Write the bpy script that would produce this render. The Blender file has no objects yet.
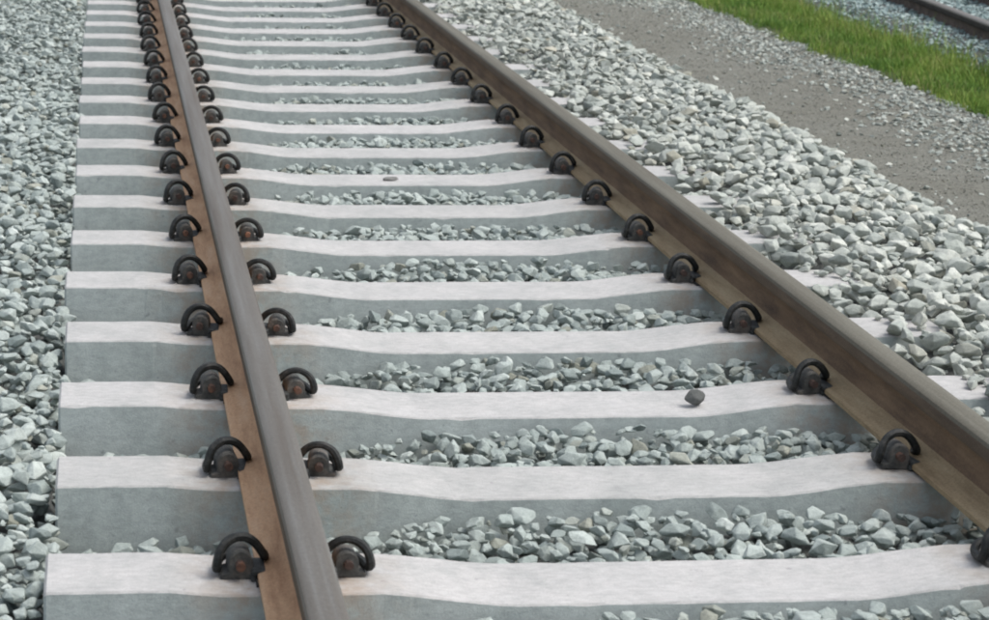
import bpy, bmesh, math, random
import numpy as np
from mathutils import Vector, Matrix, Euler

RNG = np.random.RandomState(7)
random.seed(7)
scene = bpy.context.scene
COL = scene.collection

# ------------------------------------------------------------------ camera
CAM_POS = (-1.1138, -4.2041, 1.491)
YAW, PITCH, ROLL = 0.1025, -0.2305, 0.0189
F_PX, PP_X, PP_Y, IW, IH = 2316.9, 337.0, 315.46, 989.0, 620.0

def cam_axes():
    cy, sy, cp, sp = math.cos(YAW), math.sin(YAW), math.cos(PITCH), math.sin(PITCH)
    f = np.array([sy * cp, cy * cp, sp]); r = np.array([cy, -sy, 0.0]); u = np.cross(r, f)
    cr, sr = math.cos(ROLL), math.sin(ROLL)
    return cr * r + sr * u, -sr * r + cr * u, f

AX_R, AX_U, AX_F = cam_axes()
cam_data = bpy.data.cameras.new('camera')
cam = bpy.data.objects.new('camera', cam_data)
COL.objects.link(cam)
cam.matrix_world = Matrix(((AX_R[0], AX_U[0], -AX_F[0], CAM_POS[0]),
                           (AX_R[1], AX_U[1], -AX_F[1], CAM_POS[1]),
                           (AX_R[2], AX_U[2], -AX_F[2], CAM_POS[2]),
                           (0, 0, 0, 1)))
cam_data.sensor_width = 36
cam_data.lens = F_PX * 36 / IW
cam_data.shift_x = (IW / 2 - PP_X) / IW
cam_data.shift_y = (PP_Y - IH / 2) / IW
cam_data.clip_start = 0.05
cam_data.clip_end = 2000
cam_data.dof.use_dof = True
cam_data.dof.focus_distance = 6.2
cam_data.dof.aperture_fstop = 11
scene.camera = cam

# ------------------------------------------------------------------ light
SUN_EL, SUN_AZ = math.radians(58), math.radians(104)      # azimuth from +Y towards +X
world = bpy.data.worlds.new('World')
scene.world = world
world.use_nodes = True
nt = world.node_tree
bg = nt.nodes['Background']
sky = nt.nodes.new('ShaderNodeTexSky')
sky.sky_type = 'NISHITA'
sky.sun_disc = False
sky.sun_elevation = SUN_EL
sky.sun_rotation = SUN_AZ
sky.air_density = 1.0
sky.dust_density = 3.0
hs = nt.nodes.new('ShaderNodeHueSaturation')
hs.inputs['Saturation'].default_value = 0.42
nt.links.new(sky.outputs[0], hs.inputs['Color'])
nt.links.new(hs.outputs[0], bg.inputs['Color'])
bg.inputs['Strength'].default_value = 0.15
sun_data = bpy.data.lights.new('sun', 'SUN')
sun_data.energy = 1.15
sun_data.angle = math.radians(34)
sun_data.color = (1.0, 0.96, 0.92)
sun = bpy.data.objects.new('sun', sun_data)
COL.objects.link(sun)
sd = Vector((math.sin(SUN_AZ) * math.cos(SUN_EL), math.cos(SUN_AZ) * math.cos(SUN_EL), math.sin(SUN_EL)))
sun.rotation_euler = sd.to_track_quat('Z', 'Y').to_euler()
sun.location = (2, 6, 8)
scene.view_settings.view_transform = 'Standard'
scene.view_settings.look = 'None'
scene.view_settings.exposure = 0.62
scene.view_settings.gamma = 1.0
scene.cycles.filter_width = 2.0

# ------------------------------------------------------------------ helpers
def tag(o, label=None, cat=None, group=None, kind=None):
    if label: o['label'] = label
    if cat: o['category'] = cat
    if group: o['group'] = group
    if kind: o['kind'] = kind
    return o

def link(name, data, parent=None):
    o = bpy.data.objects.new(name, data)
    COL.objects.link(o)
    if parent: o.parent = parent
    return o

def mesh_from(name, verts, faces, mats=(), smooth=False, mat_idx=None):
    me = bpy.data.meshes.new(name)
    me.from_pydata([tuple(v) for v in verts], [], [tuple(f) for f in faces])
    for m in mats: me.materials.append(m)
    if mat_idx is not None: me.polygons.foreach_set('material_index', mat_idx)
    if smooth: me.polygons.foreach_set('use_smooth', [True] * len(me.polygons))
    me.update()
    return me

def tri_mesh(name, V, F, tone=None, mat=None, smooth=False):
    """fast mesh out of numpy arrays: V (n,3), F (m,3), tone per face"""
    me = bpy.data.meshes.new(name)
    n, m = len(V), len(F)
    me.vertices.add(n); me.vertices.foreach_set('co', np.ascontiguousarray(V, dtype=np.float32).ravel())
    me.loops.add(m * 3); me.loops.foreach_set('vertex_index', np.ascontiguousarray(F, dtype=np.int32).ravel())
    me.polygons.add(m)
    me.polygons.foreach_set('loop_start', np.arange(0, m * 3, 3, dtype=np.int32))
    me.polygons.foreach_set('loop_total', np.full(m, 3, dtype=np.int32))
    me.update(calc_edges=True)
    me.polygons.foreach_set('use_smooth', np.full(m, smooth))
    if tone is not None:
        a = me.attributes.new('tone', 'FLOAT', 'FACE')
        a.data.foreach_set('value', np.ascontiguousarray(tone, dtype=np.float32))
    if mat: me.materials.append(mat)
    return me

class NT:
    """small node-tree builder"""
    def __init__(self, name):
        self.m = bpy.data.materials.new(name); self.m.use_nodes = True
        self.t = self.m.node_tree; self.b = self.t.nodes['Principled BSDF']
    def n(self, kind, **kw):
        nd = self.t.nodes.new(kind)
        for k, v in kw.items():
            if k in nd.inputs.keys(): nd.inputs[k].default_value = v
            else: setattr(nd, k, v)
        return nd
    def l(self, a, b): self.t.links.new(a, b)
    def coords(self, kind='Object'): return self.n('ShaderNodeTexCoord').outputs[kind]
    def noise(self, vec, scale, detail=4, rough=0.6, stretch=None):
        if stretch:
            mp = self.n('ShaderNodeMapping'); mp.inputs['Scale'].default_value = stretch
            self.l(vec, mp.inputs['Vector']); vec = mp.outputs[0]
        nd = self.n('ShaderNodeTexNoise', Scale=scale, Detail=detail, Roughness=rough)
        self.l(vec, nd.inputs['Vector'])
        return nd.outputs['Fac']
    def ramp(self, fac, stops):
        r = self.n('ShaderNodeValToRGB'); e = r.color_ramp.elements
        while len(e) < len(stops): e.new(0.5)
        for el, (p, c) in zip(e, stops):
            el.position = p; el.color = (c[0], c[1], c[2], 1)
        self.l(fac, r.inputs[0]); return r.outputs[0]
    def mix(self, fac, a, b, mode='MIX'):
        nd = self.n('ShaderNodeMix', data_type='RGBA', blend_type=mode)
        for sock, v in ((nd.inputs[0], fac), (nd.inputs[6], a), (nd.inputs[7], b)):
            if isinstance(v, (int, float)): sock.default_value = v
            elif isinstance(v, tuple): sock.default_value = (*v, 1)
            else: self.l(v, sock)
        return nd.outputs[2]
    def math(self, op, a, b=0.0):
        nd = self.n('ShaderNodeMath', operation=op)
        for s, v in ((nd.inputs[0], a), (nd.inputs[1], b)):
            if isinstance(v, (int, float)): s.default_value = v
            else: self.l(v, s)
        return nd.outputs[0]
    def bump(self, h, strength, dist=0.01):
        nd = self.n('ShaderNodeBump', Strength=strength, Distance=dist)
        self.l(h, nd.inputs['Height']); self.l(nd.outputs[0], self.b.inputs['Normal'])
    def out(self, col, rough=0.9, metal=0.0, spec=0.3):
        if isinstance(col, tuple): self.b.inputs['Base Color'].default_value = (*col, 1)
        else: self.l(col, self.b.inputs['Base Color'])
        self.b.inputs['Roughness'].default_value = rough
        self.b.inputs['Metallic'].default_value = metal
        self.b.inputs['Specular IOR Level'].default_value = spec
        return self.m

# ------------------------------------------------------------------ materials
def stone_material(name, stops, tint_dirt=(0.20, 0.19, 0.15)):
    t = NT(name)
    at = t.n('ShaderNodeAttribute', attribute_name='tone').outputs['Fac']
    oi = t.n('ShaderNodeObjectInfo').outputs['Random']
    tone = t.math('ADD', t.math('MULTIPLY', oi, 0.12), at)
    c = t.ramp(tone, stops)
    geo = t.n('ShaderNodeNewGeometry').outputs['Position']
    # a few brownish and a few dark stones among the grey, and a warmer tint towards the right
    h = t.math('FRACT', t.math('ADD', t.math('MULTIPLY', at, 91.7), t.math('MULTIPLY', oi, 53.0)))
    c = t.mix(1.0, c, t.ramp(h, [(0.0, (0.72, 0.66, 0.58)), (0.06, (0.93, 0.9, 0.86)), (0.12, (1, 1, 1)), (0.93, (1, 1, 1)), (0.97, (0.6, 0.63, 0.64))]), 'MULTIPLY')
    sx = t.n('ShaderNodeSeparateXYZ'); t.l(geo, sx.inputs[0])
    c = t.mix(1.0, c, t.ramp(t.math('SUBTRACT', sx.outputs[0], 0.4), [(0.0, (0.95, 1.0, 1.0)), (0.8, (1.0, 1.0, 0.965))]), 'MULTIPLY')
    n1 = t.noise(geo, 55, 5, 0.65)
    c = t.mix(0.55, c, t.ramp(n1, [(0.25, (0.45, 0.47, 0.46)), (0.55, (0.98, 0.98, 0.97)), (0.8, (1.15, 1.15, 1.12))]), 'MULTIPLY')
    n2 = t.noise(geo, 260, 3, 0.7)
    c = t.mix(0.35, c, t.ramp(n2, [(0.35, (0.6, 0.6, 0.6)), (0.65, (1.2, 1.2, 1.2))]), 'MULTIPLY')
    t.bump(t.math('ADD', n1, t.math('MULTIPLY', n2, 0.4)), 0.5, 0.006)
    return t.out(c, 0.92)

STONE = stone_material('crushed_granite', [(0.0, (0.17, 0.19, 0.18)), (0.3, (0.33, 0.36, 0.34)),
                                           (0.62, (0.45, 0.478, 0.45)), (1.0, (0.64, 0.655, 0.615))])
STONE_BLUE = stone_material('bluish_gravel', [(0.0, (0.13, 0.19, 0.20)), (0.4, (0.26, 0.35, 0.36)),
                                              (1.0, (0.52, 0.61, 0.61))])
STONE_DARK = stone_material('dark_stone', [(0.0, (0.17, 0.16, 0.15)), (1.0, (0.27, 0.26, 0.25))])
GRIT = stone_material('path_grit', [(0.0, (0.185, 0.185, 0.16)), (0.5, (0.235, 0.238, 0.21)), (1.0, (0.38, 0.385, 0.36))])

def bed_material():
    t = NT('bed_fines_gap_shade')
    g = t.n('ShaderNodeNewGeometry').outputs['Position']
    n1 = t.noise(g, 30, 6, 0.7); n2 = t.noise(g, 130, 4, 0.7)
    c = t.ramp(n1, [(0.3, (0.07, 0.075, 0.07)), (0.7, (0.18, 0.19, 0.18))])  # fines, kept dark to paint in the shade of gaps between stones
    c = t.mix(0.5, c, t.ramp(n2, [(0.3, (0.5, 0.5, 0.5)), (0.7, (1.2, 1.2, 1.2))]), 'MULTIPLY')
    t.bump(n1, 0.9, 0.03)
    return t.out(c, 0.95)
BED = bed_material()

def path_material():
    t = NT('gravel_path_surface')
    g = t.n('ShaderNodeNewGeometry').outputs['Position']
    n1 = t.noise(g, 1.3, 4, 0.6); n2 = t.noise(g, 42, 5, 0.75); n3 = t.noise(g, 160, 3, 0.8)
    c = t.ramp(n1, [(0.3, (0.20, 0.197, 0.165)), (0.7, (0.24, 0.243, 0.213))])
    c = t.mix(0.8, c, t.ramp(n2, [(0.3, (0.55, 0.55, 0.54)), (0.7, (1.25, 1.25, 1.22))]), 'MULTIPLY')
    c = t.mix(0.6, c, t.ramp(n3, [(0.3, (0.5, 0.5, 0.5)), (0.7, (1.35, 1.35, 1.35))]), 'MULTIPLY')
    t.bump(t.math('ADD', n2, n3), 0.8, 0.012)
    return t.out(c, 0.95)
PATH = path_material()

def soil_material(name, a, b, scale=3):
    t = NT(name)
    g = t.n('ShaderNodeNewGeometry').outputs['Position']
    n1 = t.noise(g, scale, 6, 0.7); n2 = t.noise(g, 60, 4, 0.7)
    c = t.ramp(n1, [(0.35, a), (0.65, b)])
    c = t.mix(0.5, c, t.ramp(n2, [(0.3, (0.5, 0.5, 0.5)), (0.7, (1.3, 1.3, 1.3))]), 'MULTIPLY')
    t.bump(n2, 0.7, 0.02)
    return t.out(c, 0.95)
GROUND = soil_material('open_ground', (0.10, 0.12, 0.06), (0.20, 0.19, 0.15), 0.6)
TURF = soil_material('turf_soil', (0.05, 0.075, 0.025), (0.09, 0.11, 0.035), 6)

def concrete(name, base_a, base_b, streaks, spots):
    t = NT(name)
    g = t.coords('Object')
    oi = t.n('ShaderNodeObjectInfo').outputs['Random']
    off = t.n('ShaderNodeVectorMath', operation='ADD')
    cmb = t.n('ShaderNodeCombineXYZ')
    t.l(t.math('MULTIPLY', oi, 37.0), cmb.inputs[1]); t.l(t.math('MULTIPLY', oi, 11.0), cmb.inputs[0])
    t.l(g, off.inputs[0]); t.l(cmb.outputs[0], off.inputs[1]); v = off.outputs[0]
    n1 = t.noise(v, 5, 6, 0.65)
    c = t.ramp(n1, [(0.3, base_a), (0.7, base_b)])
    n2 = t.noise(v, 60, 5, 0.7, stretch=(0.6, 1.2, 1))
    c = t.mix(streaks, c, t.ramp(n2, [(0.32, (0.60, 0.60, 0.61)), (0.62, (1.12, 1.12, 1.12))]), 'MULTIPLY')
    n3 = t.noise(v, 240, 3, 0.8)
    c = t.mix(0.4, c, t.ramp(n3, [(0.3, (0.68, 0.68, 0.68)), (0.65, (1.12, 1.12, 1.12))]), 'MULTIPLY')
    n4 = t.noise(v, 46, 2, 0.5)
    c = t.mix(t.ramp(n4, [(0.69, (0, 0, 0)), (0.78, (1, 1, 1))]), c, spots)
    n5 = t.noise(v, 5.5, 6, 0.75, stretch=(1.6, 1, 0.6))
    c = t.mix(0.8, c, t.ramp(n5, [(0.3, (0.82, 0.84, 0.84)), (0.5, (1.0, 1.0, 1.0)), (0.72, (1.08, 1.08, 1.09))]), 'MULTIPLY')
    sp = t.n('ShaderNodeSeparateXYZ'); t.l(g, sp.inputs[0])
    d = t.math('ABSOLUTE', t.math('SUBTRACT', t.math('ABSOLUTE', sp.outputs[0]), 0.7535))
    n6 = t.noise(v, 16, 5, 0.7)
    st = t.math('MULTIPLY', t.ramp(d, [(0.09, (1, 1, 1)), (0.24, (0, 0, 0))]), t.ramp(n6, [(0.38, (0, 0, 0)), (0.62, (0.8, 0.8, 0.8))]))
    c = t.mix(st, c, (0.33, 0.27, 0.21))
    # each sleeper cast from a slightly different mix
    c = t.mix(1.0, c, t.ramp(oi, [(0.0, (0.93, 0.93, 0.93)), (1.0, (1.04, 1.03, 1.04))]), 'MULTIPLY')
    t.bump(t.math('ADD', n2, n3), 0.35, 0.004)
    return t.out(c, 0.88)
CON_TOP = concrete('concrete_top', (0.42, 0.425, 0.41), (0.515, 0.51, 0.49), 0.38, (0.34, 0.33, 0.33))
CON_SIDE = concrete('concrete_side', (0.32, 0.365, 0.35), (0.405, 0.45, 0.43), 0.4, (0.24, 0.27, 0.265))  # sides a darker, greener grey than the tops

def rust(name, a, b, c3, rough=0.85, metal=0.0, scale=9, stretch=(3, 0.35, 3)):
    t = NT(name)
    g = t.n('ShaderNodeNewGeometry').outputs['Position']
    n1 = t.noise(g, scale, 6, 0.7, stretch=stretch)
    c = t.ramp(n1, [(0.3, a), (0.5, b), (0.72, c3)])
    n2 = t.noise(g, 170, 4, 0.75)
    c = t.mix(0.6, c, t.ramp(n2, [(0.3, (0.55, 0.52, 0.5)), (0.68, (1.25, 1.22, 1.2))]), 'MULTIPLY')
    t.bump(n2, 0.35, 0.003)
    return t.out(c, rough, metal, 0.3)
RUST_ORANGE = rust('rust_orange', (0.33, 0.19, 0.11), (0.50, 0.32, 0.19), (0.56, 0.40, 0.27))
RUST_ORANGE2 = rust('rust_orange_web', (0.29, 0.16, 0.10), (0.44, 0.27, 0.165), (0.52, 0.36, 0.23))
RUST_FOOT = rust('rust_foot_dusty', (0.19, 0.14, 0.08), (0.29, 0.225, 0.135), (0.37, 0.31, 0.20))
RUST_WEB = rust('rust_web_shaded', (0.075, 0.052, 0.036), (0.14, 0.095, 0.06), (0.21, 0.145, 0.09))  # brown rust, darkened with some of the web's shade in the colour
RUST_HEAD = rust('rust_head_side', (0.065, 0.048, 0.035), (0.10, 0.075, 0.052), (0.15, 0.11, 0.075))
RAIL_TOP = rust('rail_running_surface', (0.085, 0.068, 0.05), (0.125, 0.116, 0.10), (0.175, 0.175, 0.165), 0.48, 0.15, 5, (6, 0.12, 3))
RAIL_TOP_R = rust('rail_running_surface_dull', (0.09, 0.08, 0.06), (0.13, 0.125, 0.098), (0.17, 0.167, 0.135), 0.7, 0.1, 5, (6, 0.12, 3))
FAR_RUST = rust('far_rail_rust', (0.04, 0.032, 0.028), (0.09, 0.07, 0.06), (0.18, 0.14, 0.11), scale=14, stretch=(1, 1, 1))
FAR_HEAD = rust('far_rail_head_shade', (0.02, 0.018, 0.017), (0.035, 0.03, 0.028), (0.06, 0.05, 0.045), scale=14, stretch=(1, 1, 1))  # near-black: shade of the head's overhang painted into the side
CLIP = rust('clip_black_steel', (0.008, 0.010, 0.010), (0.018, 0.021, 0.021), (0.065, 0.064, 0.06), 0.55, 0.2, 40, (1, 1, 1))
SHOULDER = rust('cast_iron_shoulder', (0.026, 0.028, 0.028), (0.075, 0.078, 0.074), (0.17, 0.15, 0.13), 0.8, 0.0, 22, (1, 1, 1))
LEG_RUST = rust('leg_end_rust', (0.04, 0.03, 0.027), (0.075, 0.05, 0.042), (0.24, 0.12, 0.075), 0.85, 0.0, 12, (1, 1, 1))
INSUL = rust('insulator_dark', (0.025, 0.03, 0.03), (0.05, 0.055, 0.055), (0.10, 0.11, 0.11), 0.7, 0.0, 60, (1, 1, 1))
PAD = rust('rubber_pad', (0.02, 0.02, 0.02), (0.03, 0.03, 0.03), (0.05, 0.05, 0.05), 0.8, 0.0, 60, (1, 1, 1))

def grass_material():
    t = NT('grass_blade')
    at = t.n('ShaderNodeAttribute', attribute_name='tone').outputs['Fac']
    c = t.ramp(at, [(0.0, (0.07, 0.15, 0.03)), (0.4, (0.145, 0.27, 0.038)), (0.8, (0.30, 0.35, 0.08)), (1.0, (0.36, 0.32, 0.15))])
    t.out(c, 0.7)
    return t.m
GRASS = grass_material()

# ------------------------------------------------------------------ track dimensions
PITCH_S = 0.65          # sleeper spacing
HALF_L = 1.2246
HALF_W = 0.1115
GX = 0.7535             # rail centre from track centre
K0, K1 = -1, 19
SEAT = -0.010           # rail seat, a little below the sleeper's end

def smooth01(t):
    t = np.clip(t, 0, 1); return t * t * (3 - 2 * t)

def sleeper_top(x):
    ax = abs(x)
    t = np.clip((ax - 0.34) / 0.25, 0, 1)
    z = (-0.037 - SEAT) * (1 - (0.55 * t + 0.45 * smooth01(t)))
    out = smooth01((ax - 0.87) / 0.14)
    return float(z + SEAT * (1 - out))

def make_sleeper_mesh(seed):
    r = random.Random(seed)
    xs = sorted(set([round(v, 3) for v in np.linspace(-HALF_L, HALF_L, 61)] + [s * v for s in (-1, 1) for v in (0.54, 0.59, 0.93, 0.99)]))
    xs = [-HALF_L, -HALF_L + 0.005] + [x for x in xs if abs(x) < HALF_L - 0.01] + [HALF_L - 0.005, HALF_L]
    V, rings = [], []
    for i, x in enumerate(xs):
        end = i in (0, len(xs) - 1)
        zt = sleeper_top(x) - (0.006 if end else 0)
        hw = HALF_W + 0.19 * (-zt) - (0.005 if end else 0)
        j = lambda s=0.0010: r.uniform(-s, s)
        ch = 0.0028 + r.uniform(0, 0.0012)
        if r.random() < 0.06: ch += r.uniform(0.002, 0.006)       # chipped arris
        hb = 0.152 - (0.004 if end else 0)
        sec = [(-hb, -0.215), (-hw - 0.19 * (0.1 + zt), -0.1), (-hw - 0.001 + j(), zt - ch), (-hw + ch * 0.8 + j(), zt + j(0.0005)),
               (-hw * 0.33, zt + j(0.0006)), (hw * 0.33, zt + j(0.0006)),
               (hw - ch * 0.8 + j(), zt + j(0.0005)), (hw + 0.001 + j(), zt - ch), (hw + 0.19 * (0.1 + zt), -0.1), (hb, -0.215)]
        rings.append(list(range(len(V), len(V) + len(sec))))
        V += [(x, y, z) for y, z in sec]
    F, mi = [], []
    n = len(rings[0])
    for a, b in zip(rings[:-1], rings[1:]):
        for k in range(n):
            k2 = (k + 1) % n
            F.append((a[k], b[k], b[k2], a[k2]))
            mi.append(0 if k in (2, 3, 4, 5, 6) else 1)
    F.append(tuple(rings[0])); mi.append(1)
    F.append(tuple(reversed(rings[-1]))); mi.append(1)
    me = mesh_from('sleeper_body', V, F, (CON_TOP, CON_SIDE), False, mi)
    bm = bmesh.new(); bm.from_mesh(me); bmesh.ops.recalc_face_normals(bm, faces=bm.faces); bm.to_mesh(me); bm.free()
    return me

# ------------------------------------------------------------------ rails
def rail_profile(H, foot, head):
    f, h = foot / 2, head / 2
    right = [(f, 0), (f, 0.011), (f - 0.004, 0.013), (0.030, 0.024), (0.016, 0.034), (0.0095, 0.050), (0.0085, H * 0.5),
             (0.0105, H - 0.062), (0.018, H - 0.052), (h - 0.002, H - 0.044), (h, H - 0.040), (h, H - 0.014),
             (h - 0.003, H - 0.006), (h - 0.010, H - 0.0015), (h * 0.4, H)]
    idx = [0, 0, 0, 0, 1, 1, 1, 1, 2, 2, 2, 3, 3, 3]     # material of the edge from point i to i+1: foot, web, head side, top
    pts = right + [(-x, z) for x, z in reversed(right)]
    mats = idx + [3] + list(reversed(idx)) + [0]
    return pts, mats

def make_rail(name, mats, origin, heading, y0, y1, H=0.158, foot=0.148, head=0.072, step=0.5):
    pts, mi = rail_profile(H, foot, head)
    n = len(pts); ys = np.arange(y0, y1 + step, step)
    V = [(x, y, z) for y in ys for x, z in pts]
    F, M = [], []
    for i in range(len(ys) - 1):
        for k in range(n):
            k2 = (k + 1) % n
            F.append((i * n + k, i * n + k2, (i + 1) * n + k2, (i + 1) * n + k)); M.append(mi[k])
    F.append(tuple(range(n))); M.append(2); F.append(tuple(reversed(range((len(ys) - 1) * n, len(ys) * n)))); M.append(2)
    me = mesh_from(name, V, F, mats, False, M)
    bm = bmesh.new(); bm.from_mesh(me); bmesh.ops.recalc_face_normals(bm, faces=bm.faces); bm.to_mesh(me); bm.free()
    for p in me.polygons: p.use_smooth = True
    me.set_sharp_from_angle(angle=math.radians(32))
    o = link(name, me)
    o.location = origin; o.rotation_euler = (0, 0, heading)
    return o

RAIL_Z = SEAT + 0.007
rail_l = make_rail('rail', (RUST_ORANGE, RUST_ORANGE2, RUST_HEAD, RAIL_TOP), (-GX, 0, RAIL_Z), 0, -2.0, 14.5)
tag(rail_l, 'left rail of the near track, orange rusty foot and worn grey top', 'rail', 'rails of the near track')
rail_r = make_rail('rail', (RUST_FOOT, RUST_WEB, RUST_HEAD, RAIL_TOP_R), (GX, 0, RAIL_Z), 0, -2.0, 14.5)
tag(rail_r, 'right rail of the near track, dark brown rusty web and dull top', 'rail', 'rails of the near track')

# ------------------------------------------------------------------ clips
def tube(points, radius, sides=8, res=3):
    P = [Vector(p) for p in points]; C = []
    for i in range(len(P) - 1):                       # Catmull-Rom
        p0, p1, p2, p3 = P[max(i - 1, 0)], P[i], P[i + 1], P[min(i + 2, len(P) - 1)]
        for s in range(res):
            t = s / res
            C.append(0.5 * ((2 * p1) + (p2 - p0) * t + (2 * p0 - 5 * p1 + 4 * p2 - p3) * t * t + (3 * p1 - p0 - 3 * p2 + p3) * t ** 3))
    C.append(P[-1])
    V, F = [], []
    up = Vector((0.3, 0.2, 1)).normalized(); nrm = None
    for i, c in enumerate(C):
        d = (C[min(i + 1, len(C) - 1)] - C[max(i - 1, 0)]).normalized()
        nrm = (up - d * up.dot(d)).normalized() if nrm is None else (nrm - d * nrm.dot(d)).normalized()
        b = d.cross(nrm)
        for s in range(sides):
            a = 2 * math.pi * s / sides
            V.append(c + (nrm * math.cos(a) + b * math.sin(a)) * radius)
    for i in range(len(C) - 1):
        for s in range(sides):
            s2 = (s + 1) % sides
            F.append((i * sides + s, i * sides + s2, (i + 1) * sides + s2, (i + 1) * sides + s))
    F.append(tuple(reversed(range(sides)))); F.append(tuple(range(len(V) - sides, len(V))))
    return V, F

def fix_normals(me):
    bm = bmesh.new(); bm.from_mesh(me); bmesh.ops.recalc_face_normals(bm, faces=bm.faces); bm.to_mesh(me); bm.free()
    return me

# local frame: +x towards the rail, -y towards the viewer, origin on the sleeper's top beside the rail foot
clip_path = [(-0.002, 0.056, 0.036), (-0.002, 0.020, 0.036), (0.000, -0.015, 0.036), (-0.002, -0.040, 0.036),
             (-0.013, -0.054, 0.034), (-0.031, -0.048, 0.028), (-0.045, -0.026, 0.020), (-0.050, 0.012, 0.019),
             (-0.052, 0.032, 0.034), (-0.047, 0.030, 0.058), (-0.035, 0.022, 0.078), (-0.013, 0.016, 0.091), (0.011, 0.012, 0.090), (0.031, 0.010, 0.077),
             (0.045, 0.008, 0.059), (0.053, 0.004, 0.045), (0.056, -0.014, 0.038), (0.057, -0.030, 0.037)]
def clip_mesh(sx):
    V, F = tube([(x * sx, -y, z) for x, y, z in clip_path], 0.0106, 8, 3)
    mi = [1 if i < 8 * 3 or i == len(F) - 2 else 0 for i in range(len(F))]      # the sawn end of the centre leg is rusty
    return fix_normals(mesh_from('rail_clip', V, F, (CLIP, LEG_RUST), False, mi))

def shoulder_mesh(sx):
    """cast block with a round housing that holds the clip's centre leg, and a flared base"""
    sec = []
    for i in range(13):
        a = math.pi * i / 12
        sec.append((-math.cos(a) * 0.026, 0.036 + math.sin(a) * 0.029))
    sec = [(-0.044, 0.0), (-0.042, 0.010), (-0.027, 0.014)] + sec + [(0.028, 0.016), (0.034, 0.012), (0.034, 0.0)]
    V, F = [], []
    ys = [-0.034, -0.030, 0.030, 0.034]
    for k, y in enumerate(ys):
        sc = 0.93 if k in (0, 3) else 1.0
        V += [(x * sc * sx, y, 0.002 + z * sc) for x, z in sec]
    n = len(sec)
    for k in range(3):
        for i in range(n):
            j = (i + 1) % n
            F.append((k * n + i, k * n + j, (k + 1) * n + j, (k + 1) * n + i))
    F.append(tuple(range(n))); F.append(tuple(reversed(range(3 * n, 4 * n))))
    return fix_normals(mesh_from('shoulder', V, F, (SHOULDER,), False))

def box_bm(bm, x0, x1, y0, y1, z0, z1, bev=0.002):
    r = bmesh.ops.create_cube(bm, size=1)
    for v in r['verts']:
        v.co = Vector(((x0 + x1) / 2 + v.co.x * (x1 - x0), (y0 + y1) / 2 + v.co.y * (y1 - y0), (z0 + z1) / 2 + v.co.z * (z1 - z0)))
    es = list({e for v in r['verts'] for e in v.link_edges})
    if bev: bmesh.ops.bevel(bm, geom=es, offset=bev, segments=1, affect='EDGES')

def insulator_mesh(sx):
    bm = bmesh.new()
    a, b = sorted((0.024 * sx, 0.058 * sx)); box_bm(bm, a, b, -0.056, 0.034, 0.0170, 0.0275)
    a, b = sorted((0.0215 * sx, 0.0325 * sx)); box_bm(bm, a, b, -0.052, 0.036, 0.001, 0.016)
    me = bpy.data.meshes.new('insulator'); bm.to_mesh(me); bm.free(); me.materials.append(INSUL)
    return me

CLIPM = {s: clip_mesh(s) for s in (1, -1)}
SHM = {s: shoulder_mesh(s) for s in (1, -1)}
INM = {s: insulator_mesh(s) for s in (1, -1)}
bm = bmesh.new(); box_bm(bm, -0.073, 0.073, -0.075, 0.075, 0.0005, 0.0068, 0.001)
PADM = bpy.data.meshes.new('rail_pad'); bm.to_mesh(PADM); bm.free(); PADM.materials.append(PAD)
CS = 0.88
CLIP_OFF = 0.1085 - 0.0065

BODY = [make_sleeper_mesh(s) for s in range(5)]
ORD = ['nearest', 'second', 'third', 'fourth', 'fifth', 'sixth', 'seventh', 'eighth', 'ninth', 'tenth', 'eleventh', 'twelfth',
       'thirteenth', 'fourteenth', 'fifteenth', 'sixteenth', 'seventeenth', 'eighteenth', 'nineteenth', 'twentieth']
proto = link('concrete_sleeper', None)
link('body', BODY[0], proto)
for sx_rail in (-1, 1):
    p = link('rail_pad', PADM, proto); p.location = (sx_rail * GX, 0, SEAT)
    for side in (-1, 1):                       # side of the rail the clip stands on
        cx = sx_rail * GX + side * CLIP_OFF
        s = -side                              # direction towards the rail
        c = link('rail_clip', CLIPM[s], proto); c.location = (cx - s * 0.0, 0, SEAT); c.scale = (CS, CS, CS * (0.86 if (sx_rail, side) == (-1, 1) else 1.0))
        link('shoulder', SHM[s], c); link('insulator', INM[s], c)

def copy_tree(o, parent=None):
    c = o.copy(); COL.objects.link(c); c.parent = parent
    for ch in list(o.children): copy_tree(ch, c)
    return c

rs = random.Random(3)
SLEEPERS = {}
for k in range(K0, K1):
    o = proto if k == K0 else copy_tree(proto)
    o.location = (rs.uniform(-0.008, 0.008), k * PITCH_S + rs.uniform(-0.004, 0.004), 0)
    o.rotation_euler = (0, 0, rs.uniform(-0.0025, 0.0025))
    for ch in o.children:
        nm = ch.name.split('.')[0]
        if nm == 'body': ch.data = BODY[(k * 7 + 3) % 5]
        if nm == 'rail_clip':
            ch.rotation_euler = (rs.uniform(-.07, .07), rs.uniform(-.05, .05), rs.uniform(-.13, .13))
    if k == K0:
        lab = 'concrete sleeper just below the bottom edge of the photo, nearest of all'
    elif k == 2:
        lab = 'pale concrete sleeper with a small dark stone lying on its right half'
    elif k == 7:
        lab = 'pale concrete sleeper with a flat dark stone lying near its middle'
    else:
        lab = '%s pale concrete sleeper counted from the bottom of the photo, under both rusty rails' % ORD[k]
    tag(o, lab, 'sleeper', 'concrete sleepers under the near track')
    SLEEPERS[k] = o

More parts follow.
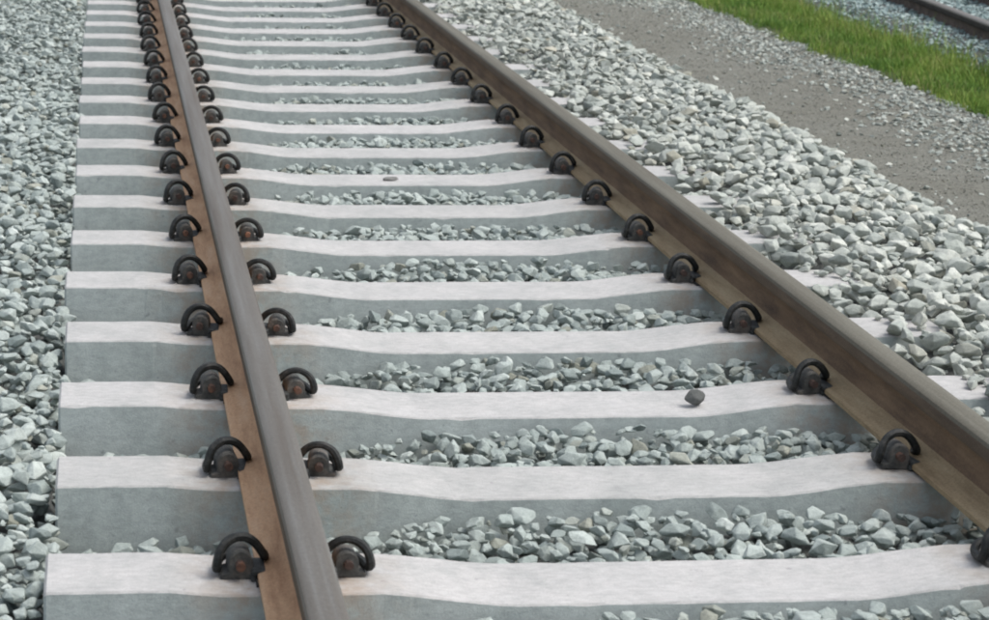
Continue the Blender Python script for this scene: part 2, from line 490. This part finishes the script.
# ------------------------------------------------------------------ ground surfaces
def sheet(name, x0, x1, y0, y1, res, zf, mat, parent=None, smooth=True):
    nx, ny = int((x1 - x0) / res) + 1, int((y1 - y0) / res) + 1
    X, Y = np.meshgrid(np.linspace(x0, x1, nx), np.linspace(y0, y1, ny))
    Z = zf(X, Y)
    V = np.stack([X, Y, Z], -1).reshape(-1, 3)
    i = np.arange((ny - 1) * nx).reshape(ny - 1, nx)[:, :-1].ravel()
    F = np.concatenate([np.stack([i, i + 1, i + nx + 1], 1), np.stack([i, i + nx + 1, i + nx], 1)])
    return link(name, tri_mesh(name, V, F, None, mat, smooth), parent)

def wob(X, Y, s, seed):
    r = np.random.RandomState(seed); z = 0
    for i in range(6):
        a = r.uniform(0, 6.28); f = s * (1 + i * 0.7); ph = r.uniform(0, 6.28)
        z = z + np.sin((X * math.cos(a) + Y * math.sin(a)) * f + ph) / (1 + i * 0.6)
    return z / 2.5

CX = [-1.23, -1.15, -0.85, -0.60, -0.45, -0.25, 0.0, 0.3, 0.55, 0.72, 0.9, 1.0, 1.09, 1.25, 1.7, 1.86, 2.12, 2.3]
CZ = [-.115, -.120, -.125, -.108, -.080, -.064, -.056, -.056, -.063, -.076, -.072, -.035, 0.015, .035, .035, .005, -.185, -.22]
def target(X, Y):
    z = np.interp(X, CX, CZ)
    crib = (X > -0.6) & (X < 1.0)
    far = np.clip((Y - 4.0) / 4.0, 0, 1)
    z = z + np.where(crib, 0.009 * wob(X * 1.5, Y, 5.0, 5) - 0.012 * far, 0)
    z = z + np.where((X > -1.2) & (X < -0.5), 0.02 * wob(X * 2, Y, 4.0, 55) - 0.015 * far, 0)
    z = z + np.where(crib & (Y < -0.05), 0.022, 0)
    left = -0.045 + 0.02 * wob(X, Y, 3.0, 9) + 0.02 * np.clip((-1.3 - X) / 0.5, 0, 1) - 0.2 * np.clip((-2.4 - X) / 0.6, 0, 1)
    z = np.where(X < -1.23, left, z)
    return z + np.where(X > 1.0, 0.014 * wob(X, Y, 4.0, 11), 0)

def fy(k): return k * PITCH_S
def in_sleeper(X, Y, pad=0.0, padx=0.0):
    d = np.abs(Y - np.round(Y / PITCH_S) * PITCH_S)
    kk = np.round(Y / PITCH_S)
    return (d < HALF_W + pad) & (np.abs(X) < HALF_L + padx) & (kk >= K0) & (kk < K1)

ground = sheet('ground', -60, 60, -30, 400, 10.0, lambda X, Y: X * 0 - 0.42, GROUND)
ground.scale = (8, 3, 1)
tag(ground, kind='structure')
bed = sheet('ballast_bed', -3.1, 2.3, -1.6, 14.4, 0.05, lambda X, Y: np.minimum(target(X, Y) - 0.07 + 0.008 * wob(X, Y, 25, 3), -0.03 + 0 * X), BED)
tag(bed, kind='structure')
path = sheet('gravel_path', 2.05, 3.55, 0, 18.0, 0.06, lambda X, Y: -0.205 + 0.010 * wob(X, Y, 2.2, 21) + 0.003 * wob(X, Y, 20, 22), PATH)
tag(path, kind='structure')
verge = sheet('grass_verge', 3.40, 4.25, 0, 18.0, 0.06, lambda X, Y: -0.212 + 0.016 * wob(X, Y, 5, 31) + 0.02 * np.clip((X - 3.42) / 0.1, 0, 1), TURF)
tag(verge, kind='structure')
def far_bed_z(X, Y): return -0.215 + 0.12 * smooth01((X - 4.0) / 0.35) + 0.008 * wob(X, Y, 9, 41)
farbed = sheet('far_ballast_bed', 4.10, 9.0, 4.0, 20.0, 0.06, far_bed_z, BED)
tag(farbed, kind='structure')

# ------------------------------------------------------------------ stones
def stone_variant(seed, n=20, bev=True):
    r = np.random.RandomState(seed)
    pts = r.normal(size=(n, 3)); pts /= np.linalg.norm(pts, axis=1)[:, None]
    pts *= r.uniform(0.7, 1.0, (n, 1))
    pts *= np.array([1.0, r.uniform(0.55, 0.85), r.uniform(0.40, 0.62)])
    # crushed rock: flatten a side or two
    for _ in range(2):
        d = r.normal(size=3); d /= np.linalg.norm(d)
        h = pts @ d; lim = h.max() * r.uniform(0.55, 0.8)
        pts -= np.clip(h - lim, 0, None)[:, None] * d
    bm = bmesh.new()
    for p in pts: bm.verts.new(p)
    res = bmesh.ops.convex_hull(bm, input=bm.verts)
    for v in [g for g in res['geom_interior'] if isinstance(g, bmesh.types.BMVert)]: bm.verts.remove(v)
    for v in [v for v in bm.verts if not v.link_faces]: bm.verts.remove(v)
    bmesh.ops.dissolve_limit(bm, angle_limit=math.radians(9), verts=bm.verts, edges=bm.edges)
    if bev: bmesh.ops.bevel(bm, geom=list(bm.edges), offset=0.035, segments=1, affect='EDGES', clamp_overlap=True)
    bmesh.ops.triangulate(bm, faces=bm.faces)
    bmesh.ops.recalc_face_normals(bm, faces=bm.faces)
    bm.verts.index_update()
    V = np.array([v.co[:] for v in bm.verts]); F = np.array([[v.index for v in f.verts] for f in bm.faces])
    bm.free()
    return V, F
NEARV = [stone_variant(100 + i) for i in range(22)]
FARV = [stone_variant(300 + i, 10, False) for i in range(14)]

def rot_matrices(n, r, flat):
    out = np.empty((n, 3, 3))
    ax = r.uniform(-flat, flat, (n, 2)); az = r.uniform(0, 2 * np.pi, n)
    cx, sx = np.cos(ax[:, 0]), np.sin(ax[:, 0]); cy, sy = np.cos(ax[:, 1]), np.sin(ax[:, 1]); cz, sz = np.cos(az), np.sin(az)
    Z = np.zeros(n); O = np.ones(n)
    Rx = np.stack([O, Z, Z, Z, cx, -sx, Z, sx, cx], 1).reshape(n, 3, 3)
    Ry = np.stack([cy, Z, sy, Z, O, Z, -sy, Z, cy], 1).reshape(n, 3, 3)
    Rz = np.stack([cz, -sz, Z, sz, cz, Z, Z, Z, O], 1).reshape(n, 3, 3)
    return Rx @ Ry @ Rz

def merge_stones(name, P, S, R, var, tone, variants, mat, parent=None, jitter=None):
    Vs, Fs, Ts, base = [], [], [], 0
    for i, (V, F) in enumerate(variants):
        sel = np.where(var == i)[0]
        if not len(sel): continue
        W = np.einsum('nij,vj->nvi', R[sel], V) * S[sel][:, None, None] + P[sel][:, None, :]
        nv = len(V)
        Vs.append(W.reshape(-1, 3))
        Fs.append((F[None] + (np.arange(len(sel)) * nv)[:, None, None]).reshape(-1, 3) + base)
        Ts.append(np.repeat(tone[sel], len(F)))
        base += nv * len(sel)
    me = tri_mesh(name, np.concatenate(Vs), np.concatenate(Fs), np.concatenate(Ts), mat)
    o = link(name, me, parent)
    tag(o, kind='stuff')
    return o

# --- pile the track ballast stone by stone on a height grid
GX0, GX1, GY0, GY1, GR = -2.9, 2.35, -1.5, 14.2, 0.012
gnx, gny = int((GX1 - GX0) / GR), int((GY1 - GY0) / GR)
XX, YY = np.meshgrid(GX0 + np.arange(gnx) * GR, GY0 + np.arange(gny) * GR)
TG = target(XX, YY)
HM = TG - 0.085
slp = in_sleeper(XX, YY)
HM[slp] = np.maximum(HM[slp], 0.0)
stones = []
rr = random.Random(11)
def radius_for(x):
    if x > 1.0: return 0.022 + 0.036 * rr.random() ** 1.7
    return (0.018 + 0.025 * rr.random() ** 1.4) if x > -1.2 else (0.018 + 0.027 * rr.random() ** 1.5)
def drop(n, x0, x1, scale=1.0, y0=GY0 + .1, y1=GY1 - .1):
    for _ in range(n):
        x = rr.uniform(x0, x1); y = rr.uniform(y0, y1)
        r = radius_for(x) * scale
        ky = round(y / PITCH_S); dy = abs(y - ky * PITCH_S)
        near_sl = K0 <= ky < K1
        if near_sl and x < 1.0:
            if dy < HALF_W + 0.019 + r * 0.66 and abs(x) < HALF_L + r * rr.uniform(0.65, 1.0): continue
        if near_sl and x >= 1.0 and dy < HALF_W and x < 1.0 + r * rr.uniform(0.3, 1.4): continue
        if abs(abs(x) - GX) < 0.09 + r * 0.6: 
            if target_at(x, y) > -0.06: continue
        ix, iy = int((x - GX0) / GR), int((y - GY0) / GR)
        m = max(1, int(r * 0.8 / GR))
        if ix < m + 1 or iy < m + 1 or ix > gnx - m - 2 or iy > gny - m - 2: continue
        patch = HM[iy - m:iy + m + 1, ix - m:ix + m + 1]
        h = patch.mean() * 0.75 + patch.max() * 0.25
        b = min(7, m * 2)
        big = HM[max(0, iy - b):iy + b + 1, max(0, ix - b):ix + b + 1]
        if h > big.mean() + 0.55 * r and not (near_sl and dy > 0.16 and x < 1.0 and h < TG[iy, ix] - 0.05) and not (near_sl and dy < 0.21 and h < TG[iy, ix] - r * 0.5): continue
        if h + r * 0.35 > TG[iy, ix] + 0.2 * r: continue
        z = h + r * 0.42
        yy, xx = DOME[m]
        dome = z + 0.55 * r * np.sqrt(np.clip(1 - (xx ** 2 + yy ** 2) / ((r / GR) ** 2), 0, 1))
        np.maximum(patch, dome, out=patch)
        stones.append((x, y, z, r))
def target_at(x, y):
    ix, iy = int((x - GX0) / GR), int((y - GY0) / GR)
    return TG[min(max(iy, 0), gny - 1), min(max(ix, 0), gnx - 1)]
DOME = {m: np.mgrid[-m:m + 1, -m:m + 1] for m in range(1, 8)}
drop(42000, -2.85, -1.20)
drop(62000, -1.2, 1.03)
drop(34000, 1.0, 2.28)
drop(9000, -2.85, -1.2, 0.62); drop(16000, -1.2, 1.03, 0.6); drop(7000, 1.0, 2.28, 0.6)
ST = np.array(stones)
N = len(ST)
P = ST[:, :3].copy(); S = ST[:, 3].copy()
rn = np.random.RandomState(5)
Rm = rot_matrices(N, rn, 0.45)
tone = np.clip(0.40 + rn.normal(0, 1, N) * np.where(np.abs(P[:, 0]) < 1.2, 0.11, 0.15) + np.where(P[:, 0] > 0.98, 0.15, 0.0) + np.where(P[:, 0] < -1.22, 0.06, 0.0), 0.02, 0.88)
near = P[:, 1] < 7.0

# which stones show largest: exposed, in frame, not behind a sleeper
D = P - np.array(CAM_POS)
dep = D @ AX_F
u = PP_X + F_PX * (D @ AX_R) / dep; v = PP_Y - F_PX * (D @ AX_U) / dep
pix = 2 * S * F_PX / dep
vis = (u > 3) & (u < IW - 3) & (v > 3) & (v < IH - 3)
L = -D / np.linalg.norm(D, axis=1)[:, None]
for st in np.arange(0.03, 0.55, 0.012):
    Q = P + np.array([0, 0, 0.25]) * S[:, None] + L * (st + S[:, None] * 0.6)
    ix = np.clip(((Q[:, 0] - GX0) / GR).astype(int), 0, gnx - 1); iy = np.clip(((Q[:, 1] - GY0) / GR).astype(int), 0, gny - 1)
    vis &= HM[iy, ix] < Q[:, 2] + 0.004
order = np.argsort(-(pix * vis))[:298]
single = np.zeros(N, bool); single[order] = True
rest = ~single
NM = []
for i, (V, F) in enumerate(NEARV):
    NM.append(tri_mesh('stone', V, F, np.full(len(F), 0.0), STONE))
TONES = 5
NMT = [[tri_mesh('stone', V, F, np.full(len(F), t), STONE) for t in (0.2, 0.34, 0.46, 0.6, 0.74)] for (V, F) in NEARV[:12]]
for m in NM: bpy.data.meshes.remove(m)
for i in order:
    tv = int(np.clip(round((tone[i] - 0.2) / 0.135), 0, 4))
    o = link('stone', NMT[i % 12][tv], bed)
    M = Matrix([list(Rm[i][0]), list(Rm[i][1]), list(Rm[i][2])]).to_4x4()
    o.matrix_local = Matrix.Translation(Vector(P[i])) @ M @ Matrix.Scale(float(S[i]), 4)
nr = np.where(rest & near)[0]; fr = np.where(rest & ~near)[0]
merge_stones('ballast_stones', P[nr], S[nr], Rm[nr], nr % len(NEARV), tone[nr], NEARV, STONE, bed)
merge_stones('ballast_stones', P[fr], S[fr], Rm[fr], fr % len(FARV), tone[fr], FARV, STONE, bed)

# --- path grit and the coarse pale strip next to the grass
def path_z(x, y): return -0.205 + 0.010 * wob(x, y, 2.2, 21)
def scatter(n, x0, x1, y0, y1, rlo, rhi, zf, seed, dens=None, flat=0.5, sink=0.15):
    r = np.random.RandomState(seed)
    x = r.uniform(x0, x1, n); y = r.uniform(y0, y1, n)
    if dens is not None:
        k = r.uniform(size=n) < dens(x, y); x, y = x[k], y[k]
    s = rlo + (rhi - rlo) * r.uniform(size=len(x)) ** 2
    return np.stack([x, y, zf(x, y) + s * sink], 1), s, rot_matrices(len(x), r, flat), r.randint(0, len(FARV), len(x)), r
Pp, Sp, Rp, Vp, r_ = scatter(34000, 1.98, 3.45, 2.2, 15.5, 0.003, 0.011, path_z, 1)
merge_stones('grit', Pp, Sp, Rp, Vp, np.clip(r_.normal(0.5, 0.2, len(Pp)), 0, 0.85), FARV, GRIT, path)
def coarse(x, y):
    edge = 2.74 + 0.10 * np.sin(y * 1.7) + 0.05 * np.sin(y * 4.1)
    return np.clip((x - edge) / 0.45, 0.03, 1) * 0.8
Pp, Sp, Rp, Vp, r_ = scatter(20000, 2.3, 3.50, 3.5, 15.5, 0.010, 0.030, path_z, 2, coarse)
merge_stones('pale_stones', Pp, Sp, Rp, Vp, np.clip(r_.normal(0.36, 0.2, len(Pp)) + 0.35 * (r_.uniform(size=len(Pp)) < 0.12), 0, 0.95), FARV, STONE, path)
Pp, Sp, Rp, Vp, r_ = scatter(700, 2.0, 2.5, 3.0, 15.0, 0.012, 0.034, path_z, 4, lambda x, y: np.clip((2.45 - x) / 0.4, 0, 1))
merge_stones('strayed_stones', Pp, Sp, Rp, Vp, np.clip(r_.normal(0.55, 0.15, len(Pp)), 0, 0.9), FARV, STONE, path)
Pp, Sp, Rp, Vp, r_ = scatter(34000, 4.02, 7.2, 7.0, 17.5, 0.014, 0.034, far_bed_z, 3, lambda x, y: np.clip(1.3 - (x - 4.6) * 0.3, 0.3, 1))
merge_stones('bluish_stones', Pp, Sp, Rp, Vp, np.clip(r_.normal(0.45, 0.2, len(Pp)), 0, 0.9), FARV, STONE_BLUE, farbed)

# ------------------------------------------------------------------ far rails
HEAD_FAR = math.atan2(-0.24, 2.51)     # runs a little towards the near track
fd = (4.352, 9.72)
def far_rail(off, label):
    o = make_rail('rail', (FAR_RUST, FAR_RUST, FAR_HEAD, RAIL_TOP), (fd[0] + 0.075 + off, fd[1], -0.125), -0.0955, -4.5, 9.0, 0.15)
    tag(o, label, 'rail', 'rails of the far track')
far_rail(0.0, 'far dark rusty rail in the top right corner, beyond the grass and bluish ballast')
far_rail(0.665, 'farthest dark rail, only just cut by the top right corner of the photo')

# ------------------------------------------------------------------ grass
def grass():
    r = np.random.RandomState(8)
    n = 150000
    x = r.uniform(3.38, 4.35, n); y = r.uniform(5.2, 16.0, n)
    near_e = 3.46 + 0.03 * np.sin(y * 2.3) + 0.025 * np.sin(y * 6.1 + 1) + r.normal(0, 0.022, n) + 0.05 * np.clip(np.sin(y * 1.3 + 0.6), 0, 1) * np.sin(y * 9)
    far_e = 4.10 + 0.06 * np.sin(y * 1.9 + 2) + 0.04 * np.sin(y * 5.3) + r.normal(0, 0.05, n) + 0.22 * (r.uniform(size=n) ** 5) * (np.sin(y * 7.3) + 0.8)
    patchy = 0.62 + 0.42 * np.sin(x * 9 + 2 * np.sin(y * 2)) * np.sin(y * 4.3)
    k = (x > near_e) & (x < far_e) & (r.uniform(size=n) < patchy)
    x, y = x[k], y[k]; n = len(x)
    h = r.uniform(0.02, 0.07, n) * (1 + 0.5 * np.clip((x - 3.75) / 0.3, 0, 1))
    tall = r.uniform(size=n) < 0.02 * (1 + 4 * np.clip((x - 3.85) / 0.25, 0, 1)); h[tall] *= 2.3
    w = r.uniform(0.0011, 0.0027, n)
    a = r.uniform(0, 2 * np.pi, n); lean = r.uniform(0.1, 0.75, n) * h; la = r.uniform(0, 2 * np.pi, n)
    base = np.stack([x, y, -0.215 + 0.016 * wob(x, y, 5, 31) + 0.02 * np.clip((x - 3.42) / 0.1, 0, 1)], 1)
    side = np.stack([np.cos(a), np.sin(a), 0 * a], 1) * w[:, None]
    ld = np.stack([np.cos(la), np.sin(la), 0 * a], 1) * lean[:, None]
    mid = base + ld * 0.35; mid[:, 2] += h * 0.6
    tip = base + ld; tip[:, 2] += h
    V = np.stack([base - side, base + side, mid - side * 0.8, mid + side * 0.8, tip], 1).reshape(-1, 3)
    i = np.arange(n)[:, None] * 5
    F = np.stack([i + [0, 1, 3], i + [0, 3, 2], i + [2, 3, 4]], 1).reshape(-1, 3)
    clump = 0.5 + 0.5 * np.sin(x * 7 + 1.5 * np.sin(y * 3.1)) * np.cos(y * 2.7)
    t = np.clip(r.normal(0.42, 0.2, n) + 0.4 * (clump - 0.5), 0, 0.82)
    dry = r.uniform(size=n) < 0.09 * (1 + np.sin(x * 11 + y * 3)); t[dry] = 0.95
    o = link('grass', tri_mesh('grass', V, F, np.repeat(t, 3), GRASS))
    tag(o, 'strip of short green grass between the gravel path and bluish far ballast', 'grass', kind='stuff')
grass()

# ------------------------------------------------------------------ loose stones lying on sleepers
def loose(x, y, z, size, variant, mat, tone_v, label, rz):
    V, F = NEARV[variant]
    me = tri_mesh('loose_stone', V, F, np.full(len(F), tone_v), mat)
    o = link('loose_stone', me)
    o.scale = size; o.rotation_euler = (0, 0, rz)
    zmin = V[:, 2].min() * size[2]
    o.location = (x, y, z - zmin - 0.001)
    tag(o, label, 'stone', 'loose stones on the sleepers')
loose(0.352, 1.262, -0.034, (0.036, 0.042, 0.046), 11, STONE_DARK, 0.3, 'small dark brown stone alone on the right half of a pale sleeper', 0.4)
loose(-0.02, 4.53, -0.037, (0.044, 0.028, 0.022), 7, STONE_DARK, 0.4, 'flat dark stone lying on the middle of a pale sleeper farther up the track', 0.1)
loose(1.10, 1.325, 0.0, (0.045, 0.034, 0.030), 9, STONE, 0.45, 'pale grey stone on the sleeper end outside the right rail', 0.7)
